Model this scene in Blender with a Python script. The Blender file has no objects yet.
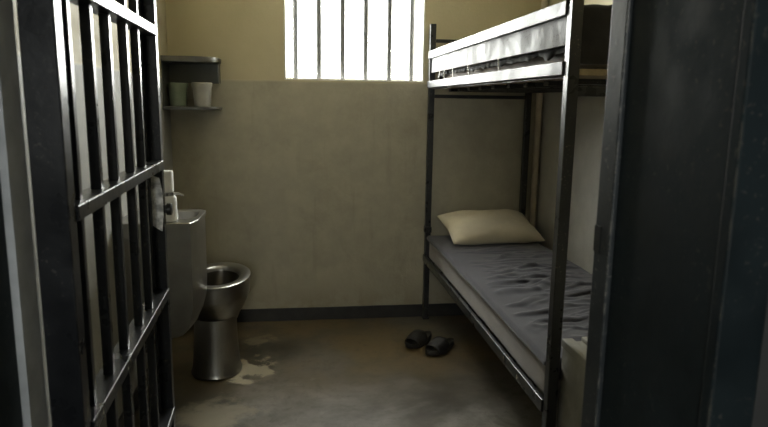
import bpy, bmesh, math, random
from mathutils import Vector, Matrix, noise

random.seed(7)
scene = bpy.context.scene
COL = scene.collection
PI = math.pi

# ------------------------------------------------------------------ materials
class NT:
    def __init__(self, name):
        self.m = bpy.data.materials.new(name)
        self.m.use_nodes = True
        self.t = self.m.node_tree
        self.b = self.t.nodes['Principled BSDF']
        self.out = self.t.nodes['Material Output']
        self.tc = self.n('ShaderNodeTexCoord')
        self.geo = self.n('ShaderNodeNewGeometry')
    def n(self, kind, **kw):
        nd = self.t.nodes.new(kind)
        for k, v in kw.items():
            setattr(nd, k, v)
        return nd
    def l(self, a, b):
        self.t.links.new(a, b)
    def set(self, sock, v):
        if hasattr(v, 'is_output') or isinstance(v, bpy.types.NodeSocket):
            self.l(v, sock)
        else:
            sock.default_value = v
    def noise(self, scale, detail=4, rough=.55, dist=0., vec=None, stretch=None):
        nd = self.n('ShaderNodeTexNoise')
        nd.inputs['Scale'].default_value = scale
        nd.inputs['Detail'].default_value = detail
        nd.inputs['Roughness'].default_value = rough
        nd.inputs['Distortion'].default_value = dist
        v = vec or self.geo.outputs['Position']
        if stretch:
            mp = self.n('ShaderNodeMapping')
            mp.inputs['Scale'].default_value = stretch
            self.l(v, mp.inputs['Vector'])
            v = mp.outputs['Vector']
        self.l(v, nd.inputs['Vector'])
        return nd.outputs['Fac']
    def ramp(self, fac, a, b, ca=0., cb=1., smooth=True):
        nd = self.n('ShaderNodeMapRange')
        nd.interpolation_type = 'SMOOTHSTEP' if smooth else 'LINEAR'
        self.set(nd.inputs['Value'], fac)
        for k, v in (('From Min', a), ('From Max', b), ('To Min', ca), ('To Max', cb)):
            nd.inputs[k].default_value = v
        return nd.outputs['Result']
    def math(self, op, a, b=0.):
        nd = self.n('ShaderNodeMath', operation=op)
        self.set(nd.inputs[0], a)
        self.set(nd.inputs[1], b)
        return nd.outputs[0]
    def mix(self, fac, a, b):
        nd = self.n('ShaderNodeMix', data_type='RGBA')
        self.set(nd.inputs['Factor'], fac)
        for sock, v in ((nd.inputs['A'], a), (nd.inputs['B'], b)):
            pass
        ins = [i for i in nd.inputs if i.type == 'RGBA']
        for sock, v in zip(ins, (a, b)):
            self.set(sock, v if not isinstance(v, tuple) else (*v, 1.))
        return [o for o in nd.outputs if o.type == 'RGBA'][0]
    def xyz(self):
        nd = self.n('ShaderNodeSeparateXYZ')
        self.l(self.geo.outputs['Position'], nd.inputs[0])
        return nd.outputs
    def bump(self, h, strength=.3, dist=.01):
        nd = self.n('ShaderNodeBump')
        nd.inputs['Strength'].default_value = strength
        nd.inputs['Distance'].default_value = dist
        self.l(h, nd.inputs['Height'])
        self.l(nd.outputs['Normal'], self.b.inputs['Normal'])
    def base(self, c):
        self.set(self.b.inputs['Base Color'], (*c, 1.) if isinstance(c, tuple) else c)
    def rough(self, v):
        self.set(self.b.inputs['Roughness'], v)
    def metal(self, v):
        self.set(self.b.inputs['Metallic'], v)
    def edge(self, radius, lo, hi):
        bv = self.n('ShaderNodeBevel')
        bv.samples = 4
        bv.inputs['Radius'].default_value = radius
        d = self.n('ShaderNodeVectorMath', operation='DOT_PRODUCT')
        self.l(bv.outputs['Normal'], d.inputs[0])
        self.l(self.geo.outputs['Normal'], d.inputs[1])
        return self.ramp(d.outputs['Value'], hi, lo)

def simple(name, c, rough=.5, metal=0., vary=0., scale=20., bump=0., bscale=60.):
    t = NT(name)
    if vary:
        f = t.noise(scale, 5)
        lo = tuple(x * (1 - vary) for x in c)
        hi = tuple(min(1, x * (1 + vary)) for x in c)
        t.base(t.mix(t.ramp(f, .3, .7), lo, hi))
    else:
        t.base(c)
    t.rough(rough)
    t.metal(metal)
    if bump:
        t.bump(t.noise(bscale, 4), bump, .004)
    return t.m

def painted_steel(name, c, chip, rough=.3, chips=.5, edge_r=.004, spec=.5):
    """old gloss paint with chipped edges and scratches"""
    t = NT(name)
    n1 = t.noise(38, 6, .65)
    n2 = t.noise(9, 4, .6)
    n3 = t.noise(120, 3, .6)
    worn = t.math('MULTIPLY', t.edge(edge_r, .80, .985), t.ramp(n1, .42, .60))
    spots = t.math('MULTIPLY', t.ramp(n3, .60, .67), t.ramp(n2, .46, .60, 0, chips))
    mask = t.math('MAXIMUM', worn, spots)
    body = t.mix(t.ramp(n2, .3, .7), tuple(x * .8 for x in c), tuple(x * 1.2 for x in c))
    t.base(t.mix(mask, body, chip))
    r = t.ramp(n2, .3, .7, rough * .85, rough * 1.25)
    t.rough(t.math('ADD', r, t.math('MULTIPLY', mask, .25)))
    t.set(t.b.inputs['Specular IOR Level'], t.ramp(mask, 0., 1., spec, spec * .25, False))
    t.bump(t.noise(70, 4), .10, .004)
    return t.m

def wall_material(name='painted_plaster', k=(1, 1, 1), dim=1.):
    t = NT(name)
    z = t.xyz()[2]
    wob = t.noise(6, 3)
    zz = t.math('ADD', z, t.math('MULTIPLY', t.math('SUBTRACT', wob, .5), .012))
    up = t.ramp(zz, 1.567, 1.573)
    big = t.noise(1.7, 5, .6)
    mid = t.noise(7, 6, .65)
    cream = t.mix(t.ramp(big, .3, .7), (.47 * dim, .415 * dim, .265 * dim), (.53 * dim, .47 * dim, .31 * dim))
    olive = t.mix(t.ramp(mid, .3, .72), (.36, .332, .252), (.435, .402, .308))
    olive = t.mix(t.ramp(t.noise(3.2, 6, .7, .6), .52, .75, 0, .5), olive, (.255, .228, .162))
    runs = t.noise(16, 4, .6, 0, None, (1, 1, .08))
    olive = t.mix(t.ramp(runs, .58, .78, 0, .35), olive, (.225, .20, .145))
    # a pale worn line where the two paints meet
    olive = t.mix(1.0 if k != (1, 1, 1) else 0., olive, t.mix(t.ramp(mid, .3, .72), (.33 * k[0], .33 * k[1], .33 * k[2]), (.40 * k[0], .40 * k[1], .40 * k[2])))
    line = t.math('MULTIPLY', t.ramp(zz, 1.560, 1.567), t.ramp(zz, 1.578, 1.571))
    c = t.mix(up, olive, cream)
    c = t.mix(t.math('MULTIPLY', line, .35), c, (.60, .53, .36))
    # scuffs rising from the floor
    low = t.math('MULTIPLY', t.ramp(z, .34, .08), t.ramp(mid, .40, .62, 0, .45))
    c = t.mix(low, c, (.20, .165, .10))
    t.base(c)
    t.rough(t.ramp(mid, .3, .7, .55, .75))
    h = t.math('ADD', t.noise(55, 5, .6), t.math('MULTIPLY', t.noise(9, 4), 1.2))
    t.bump(h, .25, .006)
    return t.m

def floor_material():
    t = NT('worn_concrete')
    p = t.xyz()
    a = t.noise(2.3, 7, .62, .4)
    b = t.noise(9, 7, .68, .3)
    f = t.noise(60, 4, .6)
    c = t.mix(t.ramp(a, .34, .64), (.048, .042, .034), (.125, .112, .092))
    c = t.mix(t.ramp(b, .45, .72, 0, .4), c, (.043, .036, .027))
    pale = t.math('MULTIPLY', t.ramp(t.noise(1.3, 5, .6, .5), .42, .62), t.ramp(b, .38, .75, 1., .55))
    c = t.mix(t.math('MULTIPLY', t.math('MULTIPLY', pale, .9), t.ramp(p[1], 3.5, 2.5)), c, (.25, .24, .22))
    left_dark = t.ramp(t.math('ADD', p[0], t.math('MULTIPLY', t.math('SUBTRACT', a, .5), 1.6)), -.12, -.50)
    c = t.mix(t.math('MULTIPLY', left_dark, .85), c, (.030, .026, .018))  # floor tone darkens toward the left side
    # ochre staining at the back of the cell
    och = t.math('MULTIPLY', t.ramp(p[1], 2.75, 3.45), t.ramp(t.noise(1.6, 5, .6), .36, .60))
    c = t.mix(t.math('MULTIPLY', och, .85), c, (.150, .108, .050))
    mot = t.math('MAXIMUM', t.ramp(t.noise(20, 6, .7, .3), .50, .66, 0, .45), t.ramp(t.noise(4.2, 7, .72, .5), .50, .68, 0, .6))
    c = t.mix(mot, c, (.058, .048, .034))
    # pale limescale bloom on the floor round the toilet foot
    def blob(x, y, r0, r1):
        dx = t.math('SUBTRACT', p[0], x); dy = t.math('SUBTRACT', p[1], y)
        d = t.math('SQRT', t.math('ADD', t.math('MULTIPLY', dx, dx), t.math('MULTIPLY', dy, dy)))
        d = t.math('ADD', d, t.math('MULTIPLY', t.math('SUBTRACT', b, .5), .55))
        return t.ramp(d, r1, r0)
    m = t.math('MAXIMUM', blob(-.30, 3.30, .10, .16), t.math('MULTIPLY', blob(-.26, 3.72, .03, .10), .6))
    m = t.math('MAXIMUM', m, t.math('MULTIPLY', blob(-.40, 2.78, .10, .22), .55))
    c = t.mix(t.math('MULTIPLY', m, .85), c, (.33, .29, .20))
    crust = t.math('MULTIPLY', t.ramp(t.noise(5, 7, .7, .8), .60, .70, 0, .45), t.ramp(p[0], .5, -.1))
    c = t.mix(crust, c, (.21, .19, .15))
    t.base(c)
    t.rough(t.math('ADD', t.ramp(a, .3, .7, .30, .40), t.math('MULTIPLY', m, .3)))
    t.bump(t.math('ADD', t.noise(5, 3, .5), t.math('MULTIPLY', f, .12)), .15, .006)
    return t.m

def steel_material(name='stainless_steel', c=(.39, .38, .355), rough=.33):
    t = NT(name)
    br = t.noise(30, 3, .6, 0, None, (6, 6, .25))
    sm = t.noise(6, 5, .6)
    t.base(t.mix(t.ramp(sm, .35, .7), tuple(x * .82 for x in c), c))
    t.metal(1.)
    t.rough(t.ramp(br, .3, .7, rough * .93, rough * 1.12))
    return t.m

def cloth(name, c, weave=500, vary=.18):
    t = NT(name)
    f = t.noise(7, 5, .6)
    t.base(t.mix(t.ramp(f, .3, .7), tuple(x * (1 - vary) for x in c), tuple(x * (1 + vary) for x in c)))
    t.rough(.9)
    t.b.inputs['Sheen Weight'].default_value = .25
    t.b.inputs['Specular IOR Level'].default_value = .25
    t.bump(t.noise(weave, 2), .25, .002)
    return t.m

def pane_material():
    t = NT('window_glass')
    tr = t.n('ShaderNodeBsdfTransparent')
    tr.inputs['Color'].default_value = (.96, .98, .97, 1)
    gl = t.n('ShaderNodeBsdfGlossy')
    gl.inputs['Roughness'].default_value = .03
    mx = t.n('ShaderNodeMixShader')
    mx.inputs[0].default_value = .06
    t.l(tr.outputs[0], mx.inputs[1]); t.l(gl.outputs[0], mx.inputs[2])
    t.l(mx.outputs[0], t.out.inputs['Surface'])
    return t.m

M = {}
M['wall'] = wall_material()
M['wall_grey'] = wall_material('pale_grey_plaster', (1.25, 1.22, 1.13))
M['wall_darker'] = wall_material('darker_plaster', (.80, .79, .74), .72)  # darker variant of the cell wall plaster
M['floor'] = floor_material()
M['ceiling'] = simple('ceiling_paint', (.62, .57, .43), .8, 0, .06, 3, .2)
M['reveal'] = simple('white_reveal_paint', (.72, .70, .64), .6, 0, .05, 8, .15)
M['corridor'] = simple('corridor_paint', (.045, .045, .045), .7, 0, .15, 5, .15)
M['baseboard'] = simple('baseboard_paint', (.024, .023, .022), .5, 0, .3, 9, .2)
M['door'] = painted_steel('door_black_paint', (.010, .011, .013), (.16, .15, .13), .30, .25, .002, .28)
M['jamb'] = painted_steel('jamb_blue_black_paint', (.011, .0175, .0205), (.26, .23, .18), .60, .15, .003, .22)
M['jamb_lip'] = painted_steel('jamb_worn_grey_paint', (.40, .415, .43), (.40, .40, .39), .6, .3, .0015, .12)
M['bunk'] = painted_steel('bunk_black_paint', (.020, .021, .023), (.24, .22, .18), .30, .6, .0025)
M['bunk_rail'] = painted_steel('bunk_worn_rail_paint', (.050, .050, .052), (.10, .085, .07), .46, 1., .002, .24)
M['jamb_edge'] = painted_steel('jamb_worn_edge_paint', (.024, .029, .032), (.46, .43, .37), .45, .25, .006, .35)
M['bunk_board'] = painted_steel('bunk_grey_board', (.14, .137, .137), (.06, .05, .045), .60, .9, .003, .22)
M['bar'] = simple('bar_glare_grey', (.15, .15, .155), .45, 0, .1, 20)  # grey tone carries the window glare, painted into the bars
M['wood'] = simple('raw_board', (.30, .235, .14), .75, 0, .3, 22, .3)
M['wire'] = simple('pale_tie_wire', (.55, .54, .50), .5, .3)
M['steel'] = steel_material()
M['steel_dark'] = simple('drain_metal', (.05, .05, .05), .4, .8)
M['bowl_in'] = steel_material('dark_bowl_steel', (.10, .09, .075), .35)  # darker steel tone for the inside of the bowl
M['water'] = simple('bowl_water', (.02, .02, .018), .05)
M['shelf'] = simple('shelf_grey_metal', (.15, .15, .145), .30, .85, .15, 14, .08)
M['shelf_back'] = simple('shelf_back_grey', (.10, .105, .098), .5, .2, .12, 8, .08)
M['tub_green'] = simple('green_plastic', (.17, .205, .15), .5, 0, .08, 20)
M['tub_grey'] = simple('grey_plastic', (.34, .335, .31), .45, 0, .06, 20)
M['white_plastic'] = simple('white_plastic', (.84, .84, .84), .45, 0, .05, 25)
M['chrome'] = simple('chrome', (.60, .60, .60), .18, 1.)
M['mattress'] = cloth('mattress_ticking', (.215, .19, .178), 400, .10)
M['blanket'] = cloth('charcoal_blanket', (.029, .027, .036), 350, .22)
M['blanket_dark'] = cloth('dark_bedding', (.026, .025, .026), 350, .4)
M['pillow'] = cloth('beige_pillowcase', (.56, .50, .37), 500, .07)
M['rubber'] = simple('dark_rubber', (.016, .015, .0145), .5, 0, .2, 30, .15, 150)
M['ledge'] = simple('ledge_paint', (.235, .225, .19), .65, 0, .2, 9, .3, 45)
M['pipe'] = simple('pipe_paint', (.52, .46, .36), .5, 0, .12, 9, .1)
M['bare'] = simple('bare_worn_metal', (.78, .78, .80), .5, 0, .6, 45, .3, 90)
M['black'] = simple('black_plastic', (.010, .010, .010), .4)
M['glass'] = pane_material()
em = NT('fill_lamp_diffuser')
em.base((.8, .8, .8))
em.b.inputs['Emission Color'].default_value = (.80, .90, 1., 1.)
em.b.inputs['Emission Strength'].default_value = 2.2
M['lamp'] = em.m

# ------------------------------------------------------------------ mesh helpers
def box(bm, lo, hi, bev=0., seg=2):
    lo, hi = [min(a, b) for a, b in zip(lo, hi)], [max(a, b) for a, b in zip(lo, hi)]
    v = [bm.verts.new((x, y, z)) for z in (lo[2], hi[2]) for y in (lo[1], hi[1]) for x in (lo[0], hi[0])]
    fs = [bm.faces.new([v[i] for i in f]) for f in
          ((0, 2, 3, 1), (4, 5, 7, 6), (0, 1, 5, 4), (2, 6, 7, 3), (0, 4, 6, 2), (1, 3, 7, 5))]
    if bev:
        es = list({e for f in fs for e in f.edges})
        bmesh.ops.bevel(bm, geom=es, offset=bev, segments=seg, profile=.5, affect='EDGES')

def tube(bm, pts, r, n=12, caps=True):
    pts = [Vector(p) for p in pts]
    rings = []
    for i, p in enumerate(pts):
        a = pts[max(i - 1, 0)]; b = pts[min(i + 1, len(pts) - 1)]
        d = (b - a).normalized()
        s = Vector((0, 0, 1)) if abs(d.z) < .9 else Vector((1, 0, 0))
        u = d.cross(s).normalized(); w = d.cross(u).normalized()
        rr = r[i] if isinstance(r, (list, tuple)) else r
        rings.append([bm.verts.new(p + (u * math.cos(2 * PI * k / n) + w * math.sin(2 * PI * k / n)) * rr) for k in range(n)])
    for A, B in zip(rings, rings[1:]):
        for k in range(n):
            bm.faces.new((A[k], A[(k + 1) % n], B[(k + 1) % n], B[k]))
    if caps:
        bm.faces.new(rings[0][::-1]); bm.faces.new(rings[-1])

def lathe(bm, prof, cx, cy, n=40, sx=1., sy=1., close_top=False, close_bot=False):
    """prof: list of (radius, z) or (rx, ry, z)"""
    rings = []
    for q in prof:
        rx, ry, z = (q[0] * sx, q[0] * sy, q[1]) if len(q) == 2 else q
        rings.append([bm.verts.new((cx + rx * math.cos(2 * PI * k / n), cy + ry * math.sin(2 * PI * k / n), z)) for k in range(n)])
    for A, B in zip(rings, rings[1:]):
        for k in range(n):
            bm.faces.new((A[k], A[(k + 1) % n], B[(k + 1) % n], B[k]))
    if close_bot: bm.faces.new(rings[0][::-1])
    if close_top: bm.faces.new(rings[-1])

def prism(bm, poly, z0, z1, bev=0., seg=2):
    a = [bm.verts.new((x, y, z0)) for x, y in poly]
    b = [bm.verts.new((x, y, z1)) for x, y in poly]
    n = len(poly)
    fs = [bm.faces.new(a[::-1]), bm.faces.new(b)]
    for k in range(n):
        fs.append(bm.faces.new((a[k], a[(k + 1) % n], b[(k + 1) % n], b[k])))
    if bev:
        es = list({e for e in fs[0].edges} | {e for e in fs[1].edges})
        bmesh.ops.bevel(bm, geom=es, offset=bev, segments=seg, profile=.5, affect='EDGES')

def obj(name, bm, mat, parent=None, smooth=38, local=False):
    bmesh.ops.recalc_face_normals(bm, faces=bm.faces[:])
    me = bpy.data.meshes.new(name)
    if parent is not None and not local:
        org = Vector((0, 0, 0)); p = parent
        while p is not None:
            org += p.location; p = p.parent
        bmesh.ops.translate(bm, verts=bm.verts[:], vec=-org)
    bm.to_mesh(me); bm.free()
    me.materials.append(mat)
    if smooth:
        me.shade_smooth()
        me.set_sharp_from_angle(angle=math.radians(smooth))
    o = bpy.data.objects.new(name, me)
    COL.objects.link(o)
    if parent is not None: o.parent = parent
    return o

def boxes(name, mat, lst, parent=None, bev=0., local=False):
    bm = bmesh.new()
    for lo, hi in lst: box(bm, lo, hi, bev)
    return obj(name, bm, mat, parent, 0, local)

def settle(o):
    """move a mesh's origin to the middle of its base"""
    co = [v.co for v in o.data.vertices]
    c = Vector(((min(v.x for v in co) + max(v.x for v in co)) / 2, (min(v.y for v in co) + max(v.y for v in co)) / 2, min(v.z for v in co)))
    o.data.transform(Matrix.Translation(-c)); o.location = c
    return o

def tag(o, label=None, cat=None, group=None, kind=None):
    if label: o['label'] = label
    if cat: o['category'] = cat
    if group: o['group'] = group
    if kind: o['kind'] = kind
    return o

def thing(name, loc, label, cat, group=None, kind=None, rotz=0.):
    o = bpy.data.objects.new(name, None)
    o.empty_display_size = .1
    o.location = loc; o.rotation_euler = (0, 0, rotz)
    COL.objects.link(o)
    return tag(o, label, cat, group, kind)

def struct(name, mat, lst, label, cat, bev=0.):
    return tag(boxes(name, mat, lst, None, bev), label, cat, None, 'structure')

# ------------------------------------------------------------------ room shell
XL, XR, YB, ZC = -.78, 1.61, 4.066, 2.62      # cell: left, right, back wall, ceiling
YF0, YF1 = .60, .862                           # cell front wall
WX0, WX1, WZ0, WZ1 = -.082, .803, 1.576, 2.34  # window opening
T = .24
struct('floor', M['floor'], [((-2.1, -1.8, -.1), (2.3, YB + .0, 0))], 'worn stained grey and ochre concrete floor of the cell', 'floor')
struct('ceiling', M['ceiling'], [((-2.1, -1.8, ZC), (2.3, YB + T, ZC + .1))], 'cream painted ceiling over the cell', 'ceiling')
struct('wall_back', M['wall'], [
    ((XL - .12, YB, -.1), (WX0, YB + T, ZC)), ((WX1, YB, -.1), (XR + .12, YB + T, ZC)),
    ((WX0, YB, -.1), (WX1, YB + T, WZ0)), ((WX0, YB, WZ1), (WX1, YB + T, ZC))],
    'cream and drab olive two tone back wall with the barred window', 'wall')
struct('wall_left', M['wall_darker'], [((XL - .12, YF1, -.1), (XL, YB, ZC))], 'left cell wall seen through the door bars', 'wall')
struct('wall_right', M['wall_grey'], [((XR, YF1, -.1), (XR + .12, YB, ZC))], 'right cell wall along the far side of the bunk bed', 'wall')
DX0, DX1, DZ = -.415, .462, 2.14
struct('wall_front', M['corridor'], [
    ((-2.1, YF0 + .012, 0), (DX0, YF1, ZC)), ((DX1, YF0 + .012, 0), (2.3, YF1, ZC)), ((DX0, YF0 + .012, DZ), (DX1, YF1, ZC))],
    'dark cell front wall around the doorway', 'wall')
struct('wall_inner', M['wall'], [
    ((XL, YF1, 0), (-.462, YF1 + .012, ZC)), ((.502, YF1, 0), (XR, YF1 + .012, ZC)), ((-.462, YF1, DZ), (.502, YF1 + .012, ZC))],
    'cell side of the front wall around the doorway', 'wall')
CX0, CX1, CZ0, CZ1 = -.50, .10, 1.45, 1.85    # corridor window added to fill the cell with light
struct('wall_corridor', M['corridor'], [
    ((-2.1, -1.8, 0), (CX0, -1.6, ZC)), ((CX1, -1.8, 0), (2.3, -1.6, ZC)), ((CX0, -1.8, 0), (CX1, -1.6, CZ0)), ((CX0, -1.8, CZ1), (CX1, -1.6, ZC)),
    ((-2.1, -1.6, 0), (-2.0, YF0 + .012, ZC)), ((2.2, -1.6, 0), (2.3, YF0 + .012, ZC))],
    'dim corridor walls outside the cell', 'wall')
struct('baseboard_back', M['baseboard'], [((XL, YB - .008, 0), (XR, YB, .088))], 'dark painted skirting band along the back wall', 'baseboard', .002)
struct('baseboard_left', M['baseboard'], [((XL, YF1, 0), (XL + .008, YB - .008, .088))], 'dark painted skirting band along the left wall', 'baseboard', .002)
struct('baseboard_right', M['baseboard'], [((XR - .008, YF1, 0), (XR, YB - .008, .088))], 'dark painted skirting band along the right wall', 'baseboard', .002)

# window: plastered reveal, pane, frame and six bars
win = thing('window_1', ((WX0 + WX1) / 2, YB + T / 2, WZ0), 'bright barred window high in the back wall', 'window', None, 'structure')
rv = .010
boxes('window_reveal', M['reveal'], [
    ((WX0, YB + .002, WZ0), (WX0 + rv, YB + T, WZ1)), ((WX1 - rv, YB + .002, WZ0), (WX1, YB + T, WZ1)),
    ((WX0 + rv, YB + .002, WZ0), (WX1 - rv, YB + T, WZ0 + rv)), ((WX0 + rv, YB + .002, WZ1 - rv), (WX1 - rv, YB + T, WZ1))], win)
fy0, fy1, fw = YB + T - .035, YB + T - .005, .022
ix0, ix1, iz0, iz1 = WX0 + rv, WX1 - rv, WZ0 + rv, WZ1 - rv
boxes('window_frame', M['reveal'], [
    ((ix0, fy0, iz0), (ix0 + fw, fy1, iz1)), ((ix1 - fw, fy0, iz0), (ix1, fy1, iz1)),
    ((ix0 + fw, fy0, iz0), (ix1 - fw, fy1, iz0 + fw)), ((ix0 + fw, fy0, iz1 - fw), (ix1 - fw, fy1, iz1))], win, .003)
boxes('pane', M['glass'], [((ix0 + fw, YB + T - .022, iz0 + fw), (ix1 - fw, YB + T - .019, iz1 - fw))], win)
for bx in (-.012, .136, .286, .434, .587, .733):
    bm = bmesh.new()
    tube(bm, [(bx, YB + .085, iz0 - .004), (bx, YB + .085, iz1 + .004)], .0185, 16)
    obj('bar', bm, M['bar'], win)

fill_win = thing('fill_window', ((CX0 + CX1) / 2, -1.7, CZ0), 'added corridor fill window, unseen opposite the cell', 'window', None, 'structure')
boxes('window_frame', M['reveal'], [((CX0, -1.75, CZ0), (CX0 + .04, -1.70, CZ1)), ((CX1 - .04, -1.75, CZ0), (CX1, -1.70, CZ1)),
    ((CX0 + .04, -1.75, CZ0), (CX1 - .04, -1.70, CZ0 + .04)), ((CX0 + .04, -1.75, CZ1 - .04), (CX1 - .04, -1.70, CZ1)), ((-.22, -1.75, CZ0 + .04), (-.18, -1.70, CZ1 - .04))], fill_win)
boxes('pane', M['glass'], [((CX0 + .04, -1.728, CZ0 + .04), (-.22, -1.724, CZ1 - .04)), ((-.18, -1.728, CZ0 + .04), (CX1 - .04, -1.724, CZ1 - .04))], fill_win)

# pale pipe in the far right corner
bm = bmesh.new()
tube(bm, [(1.575, 4.035, 0), (1.575, 4.035, 1.2), (1.575, 4.035, ZC)], .021, 16)
pp = thing('wall_pipe', (1.575, 4.035, 0), 'pale vertical pipe in the corner behind the bunk bed', 'pipe')
obj('pipe', bm, M['pipe'], pp)
for z in (.35, 1.12, 2.05):
    bm = bmesh.new(); lathe(bm, [(.021, z - .012), (.0245, z - .012), (.0245, z + .012), (.021, z + .012)], 1.575, 4.035, 20)
    box(bm, (1.565, 4.05, z - .012), (1.585, YB, z + .012))
    obj('pipe_clip', bm, M['pipe'], pp)

# door jambs (steel lining of the doorway)
tr = thing('trim_1', (.45, .74, 0), 'dark blue black steel jamb filling the right side', 'door frame', None, 'structure')
boxes('jamb_panel', M['jamb'], [((.451, YF0 + .004, 0), (DX1, .836, DZ))], tr, .0015)
boxes('jamb_lip', M['jamb_edge'], [((.444, .836, 0), (.50, .883, DZ))], tr, .003)
boxes('front_flange', M['jamb'], [((.449, YF0 - .006, 0), (.505, YF0 + .012, DZ + .05))], tr, .003)
boxes('strike_slot', M['black'], [((.4425, .862, 1.232), (.4465, .881, 1.272))], tr)
tr2 = thing('trim_2', (-.40, .74, 0), 'dark steel jamb with a grey worn lip behind the open door hinges', 'door frame', None, 'structure')
boxes('jamb_panel', M['jamb'], [((DX0, YF0 + .004, 0), (-.407, .924, DZ))], tr2, .0015)
tag(boxes('jamb_lip', M['jamb_lip'], [((-.46, .924, 0), (-.396, .984, DZ))], tr2, 0), 'worn grey painted jamb lip')
boxes('front_flange', M['jamb'], [((-.46, YF0 - .006, 0), (-.405, YF0 + .012, DZ + .05))], tr2, .003)
tr3 = struct('trim_3', M['jamb'], [((-.407, YF0 + .004, DZ - .012), (.451, .862, DZ))], 'steel head lining over the doorway', 'door frame')

# ------------------------------------------------------------------ barred door, swung open into the cell
SL = math.atan(.034)
door = thing('door_1', (-.345, .992, 0), 'open black barred cell door swung inward on the left', 'door', None, 'structure', SL)
# local frame: +Y runs along the door, +X faces the cell opening
zb, zt = .05, 2.06
boxes('hinge_stile', M['door'], [((-.050, 0, zb), (0, .036, zt))], door, .0025, True)
boxes('lock_stile', M['door'], [((-.040, .795, zb), (0, .826, zt))], door, .002, True)
boxes('lock_stile', M['door'], [((-.036, .765, zb), (-.030, .795, zt))], door, .001, True)
for z in (.165, .530, .893, 1.258, 1.613, 1.978):
    boxes('rail', M['door'], [((-.042, .036, z), (.004, .800, z + .025))], door, .002, True)
for yb_ in (.092, .222, .350, .498, .622):
    boxes('bar', M['door'], [((-.029, yb_, zb + .02), (-.010, yb_ + .019, zt - .02))], door, .0025, True)
boxes('rail', M['door'], [((-.040, .036, zb), (0, .800, zb + .03)), ], door, .002, True)
boxes('rail', M['door'], [((-.040, .036, zt - .03), (0, .800, zt))], door, .002, True)
# worn lock plate on the leading face of the lock stile, with a round bolt knob
bm = bmesh.new()
prism(bm, [(-.034, 1.105), (-.006, 1.085), (-.001, 1.13), (-.001, 1.195), (-.008, 1.235), (-.030, 1.243), (-.033, 1.22)], 0, .004)
bmesh.ops.transform(bm, matrix=Matrix(((1, 0, 0, 0), (0, 0, -1, .7955), (0, 1, 0, 0), (0, 0, 0, 1))), verts=bm.verts[:])
tag(obj('lock_plate', bm, M['bare'], door, local=True), 'pale worn bare metal lock plate')
bm = bmesh.new()
tube(bm, [(-.006, .81, 1.145), (.004, .81, 1.145), (.006, .81, 1.145), (.018, .81, 1.145), (.020, .81, 1.145)], [.012, .012, .017, .017, .013], 18)
tag(obj('bolt_knob', bm, M['black'], door, local=True), 'black round bolt knob')
for z in (.35, 1.75):
    bm = bmesh.new(); tube(bm, [(-.050, -.004, z - .06), (-.050, -.004, z + .06)], .010, 14)
    obj('hinge', bm, M['door'], door, local=True)

# ------------------------------------------------------------------ bunk bed
bed = thing('bunk_bed', (1.175, 2.99, 0), 'black steel bunk bed along the right wall', 'bed')
bx0, bx1, by0, by1, pw = .827, 1.512, 1.892, 4.040, .037
def post(x, y, top):
    bm = bmesh.new()
    box(bm, (x, y, .006), (x + pw, y + pw, top), .003)
    o = obj('post', bm, M['bunk'], bed, 0)
    bm = bmesh.new(); box(bm, (x - .003, y - .003, 0), (x + pw + .003, y + pw + .003, .014), .002)
    obj('foot_cap', bm, M['rubber'], o, 0)
for x in (bx0, bx1 - pw):
    post(x, by0, 1.93); post(x, by1 - pw, 1.935)
iy0, iy1 = by0 + pw, by1 - pw
boxes('guard_rail', M['bunk_rail'], [((bx0 - .006, iy0 - .001, 1.722), (bx0 + .016, by1, 1.768))], bed, .003)
tag(boxes('side_board', M['bunk_board'], [((bx0 + .012, iy0, 1.634), (bx0 + .026, iy1, 1.724))], bed, .002), 'pale grey scuffed side board under the guard rail')
bm = bmesh.new(); box(bm, (bx0 - .006, iy0 - .001, 1.540), (bx0 + .016, by1, 1.583), .003)
box(bm, (bx0 + .016, iy0, 1.533), (bx0 + .034, iy1, 1.538), .001)
obj('upper_side_rail', bm, M['bunk_rail'], bed, 0)
boxes('upper_side_rail', M['bunk'], [((bx1 - .016, iy0, 1.540), (bx1, iy1, 1.583)), ((bx1 - .034, iy0, 1.518), (bx1 - .016, iy1, 1.538))], bed, .002)
boxes('guard_rail', M['bunk'], [((bx1 - .016, iy0, 1.722), (bx1, iy1, 1.768))], bed, .003)
bm = bmesh.new(); box(bm, (bx0 + .016, by0 + .004, 1.539), (bx1 - .016, iy1, 1.559), .002)
tag(obj('bed_board', bm, M['wood'], bed, 0), 'bare tan board under the upper mattress')
boxes('end_rail', M['bunk'], [((bx0 + pw, by0 + .006, 1.476), (bx1 - pw, by0 + .030, 1.507))], bed, .003)
boxes('end_rail', M['bunk'], [((bx0 + pw, iy1 + .006, 1.478), (bx1 - pw, iy1 + .028, 1.500))], bed, .003)
boxes('end_rail', M['bunk'], [((bx0 + pw, iy1 + .006, 1.822), (bx1 - pw, iy1 + .028, 1.843))], bed, .003)
for x in (.975, 1.30):
    boxes('spindle', M['bunk'], [((x, iy1 + .010, 1.560), (x + .018, iy1 + .026, 1.824))], bed, .002)
boxes('end_rail', M['bunk'], [((bx0 + pw, iy1 + .006, .405), (bx1 - pw, iy1 + .028, .440))], bed, .003)
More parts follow.
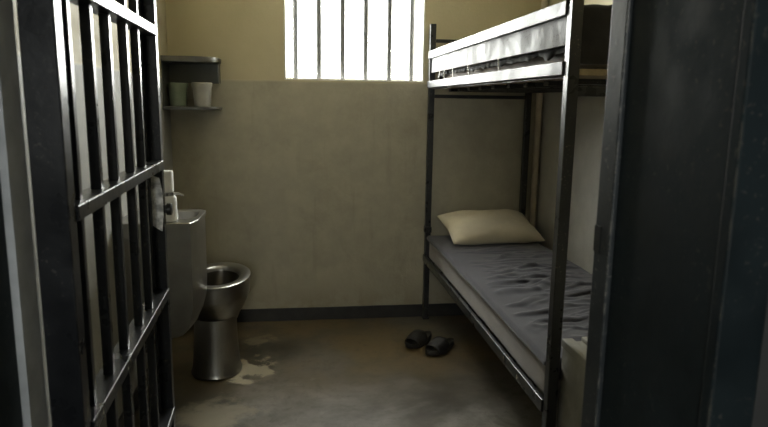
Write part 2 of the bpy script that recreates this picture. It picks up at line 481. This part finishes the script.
# lower bunk: angle iron side rails and slats
for s, xa in ((1, bx0 - .006), (-1, bx1)):
    bm = bmesh.new()
    box(bm, (xa, iy0 - .001, .402), (xa + s * .016, by1 - .002, .447), .002)
    box(bm, (xa + s * .016, iy0, .402), (xa + s * .050, iy1, .410), .001)
    obj('lower_side_rail', bm, M['bunk'], bed, 0)
for k in range(9):
    y = 2.10 + k * .225
    boxes('slat', M['bunk'], [((bx0 + .022, y, .411), (bx1 - .022, y + .06, .424))], bed, .002)
for k in range(9):
    y = 2.12 + k * .225
    boxes('slat', M['bunk'], [((bx0 + .120, y, 1.519), (bx1 - .034, y + .05, 1.538))], bed, .002)
# joint collar low on the back left post
boxes('post_collar', M['bunk'], [((bx0 - .005, by1 - pw - .005, .60), (bx0 + pw + .005, by1 + .002, .64))], bed, .003)
# loose tie wires in the slot under the side board
for y, d in ((3.62, .03), (3.42, .05), (3.10, .07), (2.62, .05), (3.75, .02)):
    bm = bmesh.new()
    tube(bm, [(bx0 + .004, y - d * .5, 1.580), (bx0 + .006, y - d * .1, 1.606), (bx0 + .010, y + d * .3, 1.634)], .0024, 8)
    obj('tie_wire', bm, M['wire'], bed)

def soft_box(name, mat, lo, hi, bev, parent=None, lump=.004, cut=24):
    bm = bmesh.new(); box(bm, lo, hi, bev, 4)
    bmesh.ops.subdivide_edges(bm, edges=[e for e in bm.edges if e.calc_length() > .12], cuts=cut, use_grid_fill=True)
    for v in bm.verts:
        v.co += Vector((noise.noise(v.co * 5), noise.noise(v.co * 5 + Vector((7, 1, 3))), noise.noise(v.co * 6 + Vector((2, 9, 4))))) * lump
    return obj(name, bm, mat, parent, 60)

m1 = tag(settle(soft_box('mattress', M['mattress'], (.847, 1.955, .430), (1.490, 3.982, .572), .028)),
         'pale taupe mattress on the lower bunk under a charcoal blanket', 'mattress')
m2 = tag(settle(soft_box('mattress', M['mattress'], (.905, 1.99, 1.566), (1.47, 3.94, 1.665), .02)),
         'thin mattress on the upper bunk under dark rumpled bedding', 'mattress')

# ------------------------------------------------------------------ bedding
def cloth_sheet(name, mat, nu, nv, fn, thick=.006):
    bm = bmesh.new()
    g = [[bm.verts.new(fn(i / nu, j / nv)) for j in range(nv + 1)] for i in range(nu + 1)]
    for i in range(nu):
        for j in range(nv):
            bm.faces.new((g[i][j], g[i + 1][j], g[i + 1][j + 1], g[i][j + 1]))
    o = obj(name, bm, mat, None, 180)
    if sum(p.normal.z for p in o.data.polygons) < 0: o.data.flip_normals()
    md = o.modifiers.new('thickness', 'SOLIDIFY'); md.thickness = thick; md.offset = 1.
    return o

def fold(x, y, x0, y0, x1, y1, w, h):
    """a soft ridge along a segment"""
    p = Vector((x - x0, y - y0)); d = Vector((x1 - x0, y1 - y0))
    t = max(0., min(1., p.dot(d) / d.length_squared))
    q = (p - d * t).length
    return h * math.exp(-(q / w) ** 2) * (.35 + .65 * math.sin(PI * min(1, max(0, .1 + t * .8))))

FOLDS = []
rnd = random.Random(11)
FOLDS += [(.93, 2.80, 1.06, 2.86, .026, .017), (1.08, 2.87, 1.24, 2.95, .028, .017), (.92, 2.68, 1.10, 2.74, .025, .020),
          (1.10, 2.74, 1.28, 2.88, .022, .018), (.95, 2.92, 1.12, 3.06, .018, .012), (.98, 3.18, 1.20, 3.22, .020, .012),
          (1.05, 3.34, 1.34, 3.38, .022, .010), (.90, 2.52, 1.10, 2.58, .022, .018), (1.12, 2.58, 1.36, 2.70, .025, .018),
          (.90, 2.38, 1.16, 2.48, .020, .016), (.88, 2.22, 1.12, 2.36, .020, .016), (1.15, 2.36, 1.40, 2.46, .02, .012)]
for k in range(95):
    x = rnd.uniform(.88, 1.30); y = 1.98 + 1.65 * rnd.random() ** 1.25; a = rnd.gauss(.16, .22); L = rnd.uniform(.14, .44)
    FOLDS.append((x, y, x + math.cos(a) * L, y + math.sin(a) * L, rnd.uniform(.007, .014), rnd.uniform(.003, .010)))

def blanket_z(x, y):
    z = .5795
    z += .006 * noise.noise(Vector((x * 4, y * 4, 0))) + .006
    fade = min(1, max(0, (3.75 - y) / .3)) * min(1, max(0, (x - .855) / .05)) * min(1, max(0, (1.50 - x) / .06))
    wx = x + .03 * noise.noise(Vector((x * 6, y * 6, 2))); wy = y + .055 * noise.noise(Vector((x * 4.5, y * 4.5, 5))) + .012 * noise.noise(Vector((x * 14, y * 14, 8)))
    z += .85 * fade * sum(fold(wx, wy, *f) for f in FOLDS)
    return z

def blanket(u, v):
    # u across (left edge first), v along (foot end first); both ends turn down over the mattress edge
    su = u * .733 - .030
    sv = v * 2.09 - .075
    x = .839 + max(0, su); y = 1.944 + max(0, sv)
    x = min(x, 1.490)
    z = blanket_z(x, min(y, 3.984))
    if su < 0:
        hang = -su * (.35 + .5 * max(0, noise.noise(Vector((y * 3, 1, 0)))))
        z -= hang + .006; x -= .004
    if sv < 0:
        z -= -sv * .9; y -= .002 + .002 * math.sin(x * 40)
    if y > 3.984: y = 3.984
    return (x, y, z)
bl = tag(cloth_sheet('blanket', M['blanket'], 110, 300, blanket), 'charcoal grey wrinkled blanket spread over the lower bunk mattress', 'blanket')

def upper_bedding(u, v):
    # bunched bedding: side drop, top, far side
    w = .60; drop = .085
    s = u * (w + 2 * drop) - drop
    y = 1.944 + v * 2.02
    amp = noise.noise(Vector((y * 5, 0, 3)))
    bul = .016 * noise.noise(Vector((y * 9, s * 9, 1))) + .012 * noise.noise(Vector((y * 21, s * 14, 6)))
    top = 1.735 + .045 * (.5 + amp) * (1 - abs(2 * u - 1) ** 4) + bul
    if s < 0: x = .880 + bul * .4; z = top + s * 1.40
    elif s > w: x = 1.484; z = top - (s - w) * 1.2
    else: x = .880 + s * 1.0; z = top + .012 * math.sin(s * 23 + y * 5)
    e = min(v, 1 - v)
    if e < .008: z -= (.008 - e) / .008 * .17
    return (x, y, max(z, 1.566))
ub = tag(cloth_sheet('blanket', M['blanket_dark'], 60, 260, upper_bedding), 'dark rumpled bedding heaped on the upper bunk', 'blanket')

# pillow
def make_pillow():
    bm = bmesh.new()
    W, L, H = .300, .190, .078
    n, m = 44, 32
    for side in (1, -1):
        g = []
        for i in range(n + 1):
            row = []
            for j in range(m + 1):
                a = -1 + 2 * i / n; b = -1 + 2 * j / m
                prof = max(0., (1 - abs(a) ** 2.6)) ** .55 * max(0., (1 - abs(b) ** 2.6)) ** .55
                pinch = 1 - .07 * (1 - abs(b)) * abs(a) ** 3
                pinch2 = 1 - .09 * (1 - abs(a)) * abs(b) ** 3
                x = W * a * pinch; y = L * b * pinch2
                cr = noise.noise(Vector((a * 2.2, b * 2.2, side))) * .016 * prof + noise.noise(Vector((a * 5, b * 4, 3 + side))) * .007 * prof
                rad = math.atan2(b, a - .1)
                cr += .003 * prof * math.sin(rad * 9) * min(1, (a * a + b * b))
                z = side * H * prof * (1.05 if side > 0 else .72) + cr
                row.append(bm.verts.new((x, y, z)))
            g.append(row)
        for i in range(n):
            for j in range(m):
                bm.faces.new((g[i][j], g[i + 1][j], g[i + 1][j + 1], g[i][j + 1]))
    bmesh.ops.remove_doubles(bm, verts=bm.verts[:], dist=.0006)
    o = obj('pillow', bm, M['pillow'], None, 180)
    return o
pil = make_pillow()
pm = Matrix.Translation((1.198, 3.787, .672)) @ Matrix.Rotation(math.radians(5), 4, 'Z') @ Matrix.Rotation(math.radians(17), 4, 'X')
for v in pil.data.vertices:                      # the underside settles onto the blanket
    q = pm @ v.co
    q.z = max(q.z, blanket_z(q.x, q.y) + .012)
    q.y = min(q.y, 3.988)
    v.co = q
settle(pil)
tag(pil, 'plump beige pillow at the head of the lower bunk', 'pillow')

# ------------------------------------------------------------------ concrete ledge at the foot of the bed
lg = thing('concrete_ledge', (1.17, 1.66, 0), 'low painted concrete ledge at the foot of the bunk bed', 'ledge')
boxes('ledge_body', M['ledge'], [((.879, 1.33, 0), (1.462, 1.918, .642))], lg, .004)
bm = bmesh.new()
box(bm, (.875, 1.326, .642), (.915, 1.921, .672), .005)
box(bm, (.915, 1.326, .642), (1.464, 1.921, .660), .004)
box(bm, (.945, 1.326, .658), (1.464, 1.921, .676), .005)
obj('ledge_cap', bm, M['ledge'], lg, 0)

# ------------------------------------------------------------------ wash basin
sx1, sy0, sy1, sz = -.448, 2.745, 3.092, .925
bs = thing('wash_basin', (XL, 2.94, .41), 'stainless steel wash basin on the left wall beside the toilet', 'sink')
def basin_poly(d=0.):
    return [(XL + (.0), sy0 + d), (-.466 - d * .4, sy0 + d), (sx1 - d, sy0 + .090 + d * .3), (sx1 - d, sy1 - .03), (sx1 - .03, sy1 - d), (XL, sy1 - d)]
bm = bmesh.new()
# apron body: loft of polygons with a belly that tucks in at the bottom
levels = [(.405, .75), (.415, .84), (.45, .93), (.52, .985), (.60, 1.), (sz - .016, 1.)]
rings = []
for z, k in levels:
    ring = []
    for (x, y) in basin_poly():
        ring.append(bm.verts.new((XL + (x - XL) * k, y if k > .99 else (2.94 + (y - 2.94) * (.9 + .1 * k)), z)))
    rings.append(ring)
for A, B in zip(rings, rings[1:]):
    for k in range(len(A)):
        bm.faces.new((A[k], A[(k + 1) % len(A)], B[(k + 1) % len(A)], B[k]))
bm.faces.new(rings[0][::-1])
ob = obj('basin_apron', bm, M['steel'], bs, 28)
# deck with rim and a sunk bowl
bm = bmesh.new()
poly = [(XL, sy0 - .006), (-.464, sy0 - .006), (sx1 + .006, sy0 + .088), (sx1 + .006, sy1 - .028), (sx1 - .026, sy1 + .004), (XL, sy1 + .004)]
def hole(cx, cy, rx, ry, n=48):
    out = []
    for k in range(n):
        a = 2 * PI * k / n; c, s = math.cos(a), math.sin(a)
        e = .5
        out.append((cx + rx * math.copysign(abs(c) ** e, c), cy + ry * math.copysign(abs(s) ** e, s)))
    return out
hx, hy = -.568, 2.960
outer = []
n = 48
def ray_poly(cx, cy, a):
    best = 1e9; d = (math.cos(a), math.sin(a))
    for (ax, ay), (bx_, by_) in zip(poly, poly[1:] + poly[:1]):
        ex, ey = bx_ - ax, by_ - ay
        den = d[0] * ey - d[1] * ex
        if abs(den) < 1e-9: continue
        t = ((ax - cx) * ey - (ay - cy) * ex) / den
        s = ((ax - cx) * d[1] - (ay - cy) * d[0]) / den
        if t > 0 and -1e-6 <= s <= 1 + 1e-6: best = min(best, t)
    return (cx + d[0] * best, cy + d[1] * best)
hl = hole(hx, hy, .100, .112)
angs = [math.atan2(y - hy, x - hx) for x, y in hl]
ol = [ray_poly(hx, hy, a) for a in angs]
prof = []
def ring(pts, z): return [bm.verts.new((x, y, z)) for x, y in pts]
def sc(pts, k): return [(hx + (x - hx) * k, hy + (y - hy) * k) for x, y in pts]
R = [ring(ol, sz - .020), ring(ol, sz - .003), ring(sc(ol, .985), sz), ring(sc(hl, 1.05), sz - .001), ring(hl, sz - .006), ring(sc(hl, .93), sz - .05),
     ring(sc(hl, .80), sz - .110), ring(sc(hl, .45), sz - .135), ring(sc(hl, .10), sz - .140)]
for A, B in zip(R, R[1:]):
    for k in range(n): bm.faces.new((A[k], A[(k + 1) % n], B[(k + 1) % n], B[k]))
bm.faces.new(R[-1])
obj('basin_top', bm, M['steel'], bs, 30)
bm = bmesh.new(); lathe(bm, [(.004, sz - .1385), (.020, sz - .1385), (.022, sz - .1405)], hx, hy, 20)
obj('drain', bm, M['steel_dark'], bs)
bm = bmesh.new(); tube(bm, [(-.70, 2.90, .41), (-.70, 2.90, .33), (-.72, 2.92, .29), (-.778, 2.92, .28)], .018, 14)
obj('waste_pipe', bm, M['steel_dark'], bs)

# two part white cylinder standing on the basin's front edge
dp = thing('soap_dispenser', (-.566, 2.795, sz), 'white cylindrical bottle with a metal lever collar standing on the steel basin', 'dispenser')
bm = bmesh.new(); lathe(bm, [(.036, sz + .0005), (.0415, sz + .005), (.043, sz + .020), (.040, sz + .058), (.0405, sz + .085), (.039, sz + .104), (.033, sz + .112)], -.566, 2.795, 32, close_bot=True, close_top=True)
obj('bottle_body', bm, M['white_plastic'], dp)
bm = bmesh.new(); lathe(bm, [(.024, sz + .110), (.030, sz + .112), (.030, sz + .126), (.024, sz + .128)], -.566, 2.795, 28)
tube(bm, [(-.545, 2.79, sz + .119), (-.515, 2.785, sz + .122), (-.492, 2.78, sz + .114)], [.007, .006, .004], 10)
tag(obj('collar', bm, M['chrome'], dp), 'metal collar with a thin lever')
bm = bmesh.new(); lathe(bm, [(.030, sz + .127), (.0335, sz + .131), (.0335, sz + .212), (.031, sz + .219), (.020, sz + .220)], -.570, 2.795, 32, close_bot=True, close_top=True)
obj('bottle_top', bm, M['white_plastic'], dp)

# ------------------------------------------------------------------ toilet
tx, ty, tz = -.436, 3.37, .522
tl = thing('toilet', (tx, ty, 0), 'stainless steel toilet without a seat lid by the left wall', 'toilet')
bm = bmesh.new()
A_, B_ = .168, .262
lathe(bm, [(.134, .146, 0.002), (.134, .156, .012), (.126, .148, .03), (.116, .138, .15), (.111, .132, .27), (.111, .132, .32)], tx - .014, ty - .055, 48, close_bot=True)
obj('pedestal', bm, M['steel'], tl, 35)
bm = bmesh.new()
prof = [(.100, .160, .285), (.112, .170, .315), (.135, .200, .355), (.157, .238, .40), (.165, .254, .428), (.166, .257, .438), (A_, .260, tz - .012)]
lathe(bm, prof, tx, ty, 56)
obj('bowl_shell', bm, M['steel'], tl, 35)
bm = bmesh.new()
prof = [(A_, .260, tz - .013), (A_ + .003, B_ + .003, tz - .010), (A_ + .003, B_ + .003, tz - .003), (A_ - .002, B_ - .002, tz), (A_ - .018, B_ - .022, tz + .001),
        (A_ - .045, B_ - .062, tz - .005), (A_ - .054, B_ - .074, tz - .012), (A_ - .056, B_ - .078, tz - .030)]
lathe(bm, prof, tx, ty, 56)
tag(obj('rim', bm, M['steel'], tl, 50), 'bright rolled steel rim')
bm = bmesh.new()
prof = [(A_ - .056, B_ - .078, tz - .030), (A_ - .062, B_ - .086, tz - .07), (A_ - .085, B_ - .125, tz - .13), (A_ - .115, B_ - .18, tz - .17)]
lathe(bm, prof, tx, ty, 56, close_top=True)
tag(obj('bowl_inside', bm, M['bowl_in'], tl, 50), 'dark inside of the bowl')
bm = bmesh.new(); lathe(bm, [(.010, .012, tz - .120), (A_ - .083, B_ - .121, tz - .120)], tx, ty, 40, close_bot=True)
obj('bowl_water', bm, M['water'], tl)
bm = bmesh.new(); tube(bm, [(tx - .12, ty + .02, .36), (XL + .003, ty + .02, .36)], .045, 20)
obj('waste_outlet', bm, M['steel'], tl)

# ------------------------------------------------------------------ corner shelf with two tubs
sh = thing('corner_shelf', (-.62, 3.95, 1.38), 'dark grey two tier metal shelf in the back left corner', 'shelf')
def shelf_poly(y0):
    p = [(XL, YB), (XL, y0), (-.62, y0)]
    for k in range(1, 9):
        a = -PI / 2 + k / 9 * PI / 2
        p.append((-.62 + .153 * math.cos(a) * 1.0, (y0 + .12) + .12 * math.sin(a)))
    p += [(-.467, y0 + .12), (-.467, YB)]
    return p
for z0, z1 in ((1.662, 1.694), (1.386, 1.405)):
    bm = bmesh.new(); prism(bm, shelf_poly(3.845), z0, z1, .003)
    obj('shelf_board', bm, M['shelf'], sh, 30)
tag(boxes('back_panel', M['shelf_back'], [((XL, YB - .014, 1.545), (-.472, YB, 1.662))], sh, .002), 'grey back panel below the top shelf')
boxes('side_panel', M['shelf_back'], [((XL, 3.86, 1.405), (XL + .006, YB - .014, 1.662))], sh, .001)
boxes('bracket', M['shelf'], [((-.480, 3.99, 1.545), (-.474, YB - .014, 1.662))], sh, .001)

def tub(cx, cy, z, r0, r1, h, mat, label):
    t = thing('plastic_tub', (cx, cy, z), label, 'tub', 'tubs on the corner shelf')
    bm = bmesh.new()
    lathe(bm, [(r0 * .9, z + .0005), (r0, z + .005), (r1, z + h - .024), (r1 - .003, z + h - .024), (r0 - .003, z + .008)], cx, cy, 32, close_bot=True, close_top=True)
    obj('tub_body', bm, mat, t)
    bm = bmesh.new()
    lathe(bm, [(r1 - .002, z + h - .025), (r1 + .006, z + h - .025), (r1 + .006, z + h - .004), (r1 + .002, z + h), (r1 - .012, z + h - .001)], cx, cy, 32, close_top=True)
    obj('lid', bm, mat, t)
tub(-.706, 3.935, 1.405, .048, .055, .138, M['tub_green'], 'green plastic tub on the corner shelf beside the left wall')
tub(-.566, 3.935, 1.405, .048, .055, .142, M['tub_grey'], 'pale grey plastic tub on the open end of the corner shelf')

# ------------------------------------------------------------------ slippers
def slipper(cx, cy, dirx, diry, flip, label):
    ang = math.atan2(diry, dirx) - PI / 2
    t = thing('slide_slipper', (cx, cy, 0), label, 'slipper', 'pair of slippers on the floor', None, ang)
    L, Wd = .285, .052
    def half(tt):  # half width along 0 (heel) .. 1 (toe)
        e = math.sin(PI * min(1, max(0, tt))) ** .42
        return e * (Wd * (.78 + .30 * math.sin(PI * (tt * .9 - .12)) ** 2 + .10 * tt))
    N = 26
    bm = bmesh.new()
    def outline(grow):
        a, b = [], []
        for k in range(N + 1):
            tt = .5 - .5 * math.cos(PI * k / N)
            y = -L / 2 + L * tt
            off = flip * .010 * math.sin(PI * tt) * (tt - .3)
            a.append((half(tt) * grow + off, y * (1 + (grow - 1) * .4))); b.append((-half(tt) * grow + off, y * (1 + (grow - 1) * .4)))
        return a + b[::-1][1:-1]
    def rise(y): return .010 * max(0, (y - .06) / .08) ** 2
    R = []
    for g, z in ((.90, .001), (.99, .006), (1.0, .024), (.96, .031), (.88, .030), (.60, .026)):
        R.append([bm.verts.new((x, y, z + rise(y))) for x, y in outline(g)])
    for A, B in zip(R, R[1:]):
        nn = len(A)
        for k in range(nn): bm.faces.new((A[k], A[(k + 1) % nn], B[(k + 1) % nn], B[k]))
    bm.faces.new(R[0][::-1]); bm.faces.new(R[-1])
    obj('sole', bm, M['rubber'], t, 50, True)
    bm = bmesh.new()
    nu, nv = 9, 20
    for lay, th in ((0, 0.), (1, .005)):
        pass
    grid = []
    for i in range(nu + 1):
        row = []
        u = i / nu
        tt = .50 + .33 * u
        y = -L / 2 + L * tt
        w = half(tt) + .001; hh = .064 - .018 * u
        off = flip * .010 * math.sin(PI * tt) * (tt - .3)
        for j in range(nv + 1):
            a = PI * j / nv
            row.append(bm.verts.new((off + w * math.copysign(abs(math.cos(a)) ** .7, math.cos(a)), y + .012 * math.sin(a) * (1 if i == nu else -1 if i == 0 else 0), .014 + hh * math.sin(a) ** .8)))
        grid.append(row)
    for i in range(nu):
        for j in range(nv): bm.faces.new((grid[i][j], grid[i + 1][j], grid[i + 1][j + 1], grid[i][j + 1]))
    st = obj('strap', bm, M['rubber'], t, 180, True)
    md = st.modifiers.new('thickness', 'SOLIDIFY'); md.thickness = .005; md.offset = 0
slipper(.722, 3.590, -.183, -.236, 1, 'dark open toed slide slipper on the left of the pair on the floor')
slipper(.826, 3.468, -.216, -.218, -1, 'dark open toed slide slipper nearest the bunk bed on the floor')

# ------------------------------------------------------------------ added corridor fill lamp, unseen behind the camera
lp = thing('corridor_fill_light', (.10, -.60, ZC), 'added long corridor fill light, unseen outside the cell', 'light')
boxes('housing', M['reveal'], [((-.50, -.70, ZC - .06), (.70, -.50, ZC))], lp, .004)
boxes('diffuser', M['lamp'], [((-.48, -.68, ZC - .085), (.68, -.52, ZC - .06))], lp, .004)

# ------------------------------------------------------------------ daylight
w = bpy.data.worlds.new('sky'); scene.world = w; w.use_nodes = True
bg = w.node_tree.nodes['Background']
bg.inputs['Color'].default_value = (1.0, .985, .95, 1)
bg.inputs['Strength'].default_value = 55.0
pl = bpy.data.lights.new('window_portal', 'AREA'); pl.shape = 'RECTANGLE'
pl.size = ix1 - ix0; pl.size_y = iz1 - iz0
pl.cycles.is_portal = True
po = bpy.data.objects.new('window_portal', pl); COL.objects.link(po)
po.location = ((ix0 + ix1) / 2, YB + T + .01, (iz0 + iz1) / 2)
po.rotation_euler = (-PI / 2, 0, 0)
pl2 = bpy.data.lights.new('corridor_portal', 'AREA'); pl2.shape = 'RECTANGLE'  # sky portal behind the added corridor fill window
pl2.size = CX1 - CX0; pl2.size_y = CZ1 - CZ0
pl2.cycles.is_portal = True
po2 = bpy.data.objects.new('corridor_portal', pl2); COL.objects.link(po2)
po2.location = ((CX0 + CX1) / 2, -1.81, (CZ0 + CZ1) / 2)
po2.rotation_euler = (PI / 2, 0, 0)

# ------------------------------------------------------------------ camera
f = 629.
Yc = Vector((-86, 113., f)).normalized()
Zc = -Vector((-52, -3497., f)); Zc = (Zc - Zc.dot(Yc) * Yc).normalized()
Xc = Yc.cross(Zc) * -1
if Xc.x < 0: Xc = -Xc
right = Vector((Xc[0], Yc[0], Zc[0])); up = Vector((Xc[1], Yc[1], Zc[1])); fwd = Vector((Xc[2], Yc[2], Zc[2]))
cd = bpy.data.cameras.new('camera'); cd.sensor_width = 36.; cd.lens = 36. * f / 768.
cd.clip_start = .02
cam = bpy.data.objects.new('camera', cd); COL.objects.link(cam)
m = Matrix.Identity(4)
for i in range(3):
    m[i][0] = right[i]; m[i][1] = up[i]; m[i][2] = -fwd[i]
m[0][3], m[1][3], m[2][3] = 0, 0, 1.45
cam.matrix_world = m
cd.dof.use_dof = True; cd.dof.focus_distance = 3.2; cd.dof.aperture_fstop = 7.5
scene.camera = cam

# ------------------------------------------------------------------ look
vs = scene.view_settings
vs.view_transform = 'Standard'; vs.look = 'None'; vs.gamma = 1.; vs.use_curve_mapping = False
vs.exposure = .20
scene.cycles.use_denoising = True
scene.cycles.max_bounces = 12
scene.cycles.diffuse_bounces = 8
scene.cycles.glossy_bounces = 6
scene.cycles.transparent_max_bounces = 8
scene.cycles.caustics_reflective = True
scene.cycles.sample_clamp_indirect = 8.
